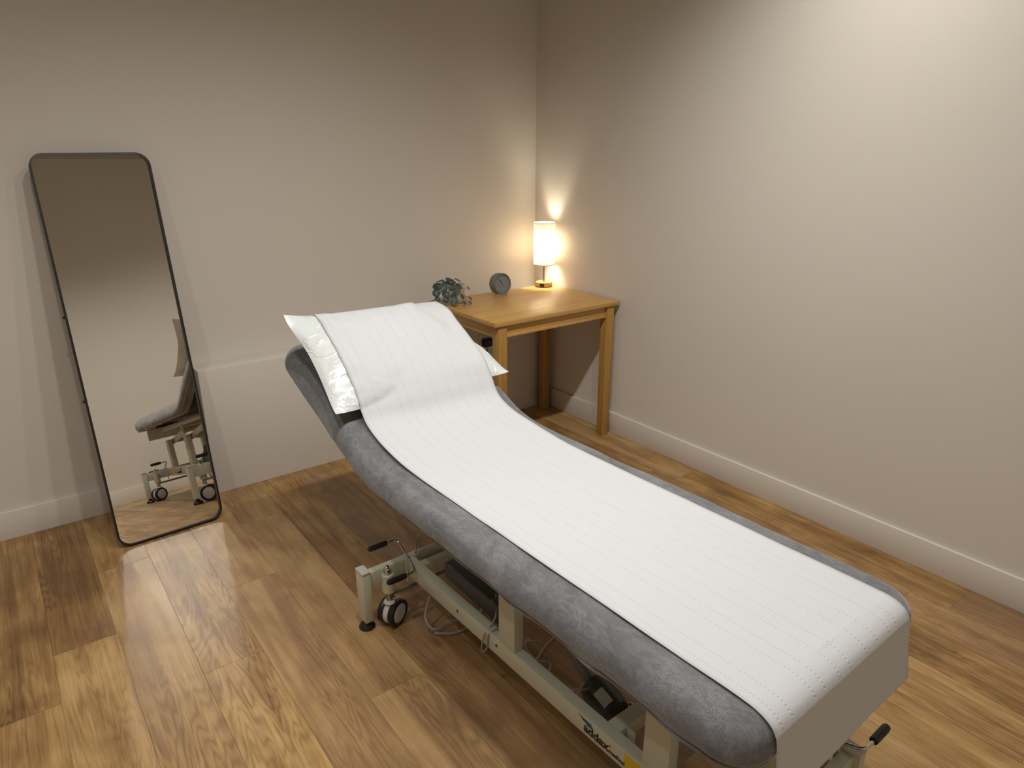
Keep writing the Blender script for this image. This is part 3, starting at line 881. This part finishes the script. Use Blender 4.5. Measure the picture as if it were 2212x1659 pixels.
# ------------------------------------------------------------------ alarm clock
clock = thing('alarm_clock', (-.432, -.238, TZ), 'small round sage-grey alarm clock standing on the oak table', 'clock', rz=math.radians(2))
CR, CZ = .0565, .0655; cy0, cy1 = -.026, .028
FT = Matrix.Translation((0, 0, CZ)) @ Matrix.Rotation(math.radians(-6), 4, 'X') @ Matrix.Rotation(PI/2, 4, 'X')   # local z -> towards -y
MB().lathe([(0, -.028), (.046, -.028), (.0535, -.024), (CR, -.016), (CR, .022), (CR-.0015, .0265), (CR-.0065, .0265), (CR-.0075, .0245), (CR-.0085, .0185), (0, .0185)], 64, FT).build('case', M_clock, clock)
MB().lathe([(0, .0186), (CR-.009, .0186), (CR-.009, .0195), (0, .0195)], 64, FT).build('dial', M_dial, clock)
tk = MB()
for k in range(12):
    a = k*PI/6
    tk.box((-.0011, .0365, .0196), (.0011, .0415, .0201), 0, 1, FT @ Matrix.Rotation(-a, 4, 'Z'))
tk.build('hour_marks', M_tick, clock)
def hand(name, ang, ln_, wd, z):
    MB().prism([(-wd, -.007), (wd, -.007), (wd*.6, ln_), (-wd*.6, ln_)], .0006, FT @ Matrix.Rotation(-math.radians(ang), 4, 'Z') @ Matrix.Translation((0, 0, z))).build(name, M_hand, clock)
hand('hour_hand', 327, .026, .0016, .0203); hand('minute_hand', 324, .037, .0010, .0213)
MB().lathe([(0, .0213), (.0030, .0213), (.0026, .0236), (0, .0236)], 16, FT).build('hand_pin', M_tick, clock)
for sx in (-1, 1):
    MB().tube([(sx*.030, .0, CZ-.046), (sx*.0405, -.004, .0035), (sx*.0415, -.0045, .0005)], .0034, 10, rfun=lambda q: .0040-.0012*q).build('foot', M_brass, clock)

# ------------------------------------------------------------------ potted trailing plant
PX, PY = -.700, -.225
plant = thing('potted_plant', (PX, PY, TZ), 'trailing plant with round silvery green leaves in a cream pot on the table', 'plant')
MB().lathe([(0, 0), (.034, 0), (.037, .004), (.0445, .070), (.0465, .084), (.0465, .092), (.0430, .092), (.0415, .080), (0, .078)], 40).build('pot', M_pot, plant)
MB().lathe([(0, .082), (.0418, .082), (.0410, .0785), (0, .0785)], 30).build('soil', M_soil, plant)
# leaves: position relative to the pot, radius, facing direction
def camdir(p): return (Vector((-2.5959, -3.2092, 1.5158))-(Vector((PX, PY, TZ))+p)).normalized()
LV = []
rl = random.Random(5)
def leaf(x, y, z, r_, n_, roll=0.): LV.append((Vector((x, y, z)), r_, Vector(n_).normalized(), roll))
for x, y, z, r_, n_ in [
    (-.068, -.050, .130, .024, (.1, -.45, .9)), (-.090, -.045, .112, .023, (-.3, -.5, .8)), (-.142, -.040, .104, .023, (-.7, -.4, .6)), (-.113, -.058, .092, .024, (-.3, -.8, .5)),
    (-.065, -.066, .092, .024, (-.2, -.9, .4)), (-.012, -.040, .122, .021, (.4, -.3, .85)), (-.020, -.060, .094, .022, (.1, -.6, .8)), (-.149, -.045, .074, .022, (-.5, -.7, .4)),
    (-.066, -.074, .064, .0225, (-.25, -.9, .3)), (-.104, -.066, .060, .022, (-.4, -.8, .4)), (-.064, -.078, .036, .0205, (-.2, -.9, .35)), (-.108, -.070, .038, .020, (-.35, -.85, .4)),
    (-.146, -.050, .040, .017, (-.5, -.8, .3)), (-.164, -.050, .026, .018, (-.5, -.8, .3)), (-.184, -.048, .016, .018, (-.6, -.7, .3)), (-.080, -.104, .034, .0195, (-.3, -.85, .45)),
    (-.090, .010, .120, .022, (-.2, .1, 1)), (-.040, -.005, .126, .022, (.2, -.1, 1)), (-.120, -.010, .108, .021, (-.5, 0, .8)), (-.040, -.030, .116, .021, (.2, -.4, .9))]:
    leaf(x, y, z, r_, n_, rl.uniform(0, 6))
# the loose sprig trailing to the right
for x, y, z, r_, n_ in [(.021, -.085, .083, .0185, (.75, -.55, .35)), (-.019, -.085, .047, .0160, (.35, -.8, .45)), (.031, -.085, .030, .0165, (.6, -.6, .5)),
                        (-.024, -.115, .019, .0120, (.2, -.75, .6)), (.004, -.118, .016, .0110, (.1, -.7, .7))]:
    leaf(x, y, z, r_, n_, rl.uniform(0, 6))
fm = []; fv = []; fu = []
for p, r_, n_, ro in LV:
    t1 = n_.cross(Vector((.3, .2, 1))).normalized(); t2 = n_.cross(t1)
    o = len(fv); NR, NA = 3, 16
    fv.append(p.copy()); fu.append((0, 0))
    for i in range(1, NR+1):
        for k in range(NA):
            a = 2*PI*k/NA; q = r_*i/NR
            sh = 1+.10*math.cos(a-ro)-.06*math.cos(2*(a-ro))
            x, y = q*sh*math.cos(a), q*sh*.92*math.sin(a)
            cup = -.9*(q*q)/r_*.28+.0009*math.sin(3*a+ro)*i/NR
            crease = .12*abs(y*math.cos(ro)-x*math.sin(ro))
            fv.append(p+t1*x+t2*y+n_*(cup+crease)); fu.append((i/NR, 0))
    for k in range(NA): fm.append([o, o+1+k, o+1+(k+1) % NA])
    for i in range(NR-1):
        for k in range(NA): fm.append([o+1+i*NA+k, o+1+(i+1)*NA+k, o+1+(i+1)*NA+(k+1) % NA, o+1+i*NA+(k+1) % NA])
me = bpy.data.meshes.new('foliage'); me.from_pydata([tuple(v) for v in fv], [], fm)
l = me.uv_layers.new(name='leaf')
for lp in me.loops: l.data[lp.index].uv = fu[lp.vertex_index]
me.polygons.foreach_set('use_smooth', [True]*len(me.polygons)); me.materials.append(M_leaf)
fo = bpy.data.objects.new('foliage', me); COL.objects.link(fo); fo.parent = plant
st = MB()
runs = [[(-.01, -.01, .08), (-.04, -.045, .115), (-.062, -.068, .085), (-.066, -.078, .05), (-.070, -.090, .040)],
        [(-.02, -.01, .08), (-.08, -.04, .115), (-.104, -.066, .075), (-.108, -.072, .045)],
        [(-.02, 0, .08), (-.11, -.03, .108), (-.150, -.046, .07), (-.160, -.050, .035), (-.182, -.049, .020)],
        [(.0, -.01, .08), (-.005, -.045, .105), (-.008, -.075, .082), (-.006, -.083, .050), (-.010, -.100, .030), (.002, -.118, .018)],
        [(-.008, -.076, .080), (.006, -.082, .084), (.021, -.085, .083)], [(-.006, -.084, .048), (.012, -.085, .038), (.031, -.085, .030)],
        [(0, 0, .08), (-.02, -.01, .11), (-.04, -.03, .114)], [(-.02, 0, .08), (-.06, 0, .112), (-.09, .01, .118)]]
for rn in runs: st.tube(spline(rn, 8), .0009, 6)
st.build('stems', M_stem, plant)

# ------------------------------------------------------------------ black plug adapter in the ledge behind the table leg
plug = thing('plug_adapter', (-.452, -LD, .452), 'black plug adapter in the wall ledge under the table, beside its front leg', 'plug')
MB().box((-.032, -.042, -.004), (.032, -.005, .042), .010, 4).build('adapter_body', M_black, plug)
MB().box((-.043, -.006, -.022), (.043, .0, .062), .002, 2).build('socket_plate', M_white_pl, plug)
MB().tube(spline([(-.01, -.030, -.002), (-.012, -.034, -.05), (-.04, -.03, -.20), (-.02, -.035, -.40), (.04, -.05, -.4475)], 10), .0022, 8).build('cord', M_black, plug)

# ------------------------------------------------------------------ light: recessed ceiling downlights and the table lamp
def down(x, y, power, size, blend, aim, col=(1, .985, .955), rad=.045):
    li = bpy.data.lights.new('downlight', 'SPOT'); li.energy = power; li.spot_size = math.radians(size); li.spot_blend = blend
    li.shadow_soft_size = rad; li.color = col
    o = bpy.data.objects.new('downlight', li); COL.objects.link(o); o.location = (x, y, H-.06)
    o.rotation_euler = (Vector(aim)-o.location).to_track_quat('-Z', 'Y').to_euler()
    return o
K = 1.56
# a ceiling track of spot heads running parallel to the back wall
DL = [(-.54, 28, 132, (-.22, -2.25, .6)), (-.92, 27, 140, (-.86, -1.75, 0)), (-1.42, 33, 140, (-1.42, -1.75, 0)), (-1.91, 34, 140, (-1.9, -1.5, 0)),
      (-2.40, 30, 140, (-2.45, -1.6, 0)), (-3.10, 28, 140, (-3.1, -1.8, 0))]
for x, p_, a_, aim in DL: down(x, -1.95, p_*K, a_, 1.0, aim)

w = bpy.data.worlds.new('world'); S.world = w; w.use_nodes = True
w.node_tree.nodes['Background'].inputs[0].default_value = (.02, .02, .02, 1); w.node_tree.nodes['Background'].inputs[1].default_value = .1

S.view_settings.view_transform = 'Standard'; S.view_settings.look = 'None'; S.view_settings.gamma = 1; S.view_settings.exposure = 0.0
S.view_settings.use_curve_mapping = False
S.cycles.max_bounces = 7; S.cycles.diffuse_bounces = 4; S.cycles.glossy_bounces = 4; S.cycles.transmission_bounces = 6
S.cycles.caustics_reflective = True; S.cycles.blur_glossy = 0.0; S.cycles.sample_clamp_indirect = 0.0; S.cycles.use_guiding = True
S.cycles.use_denoising = True
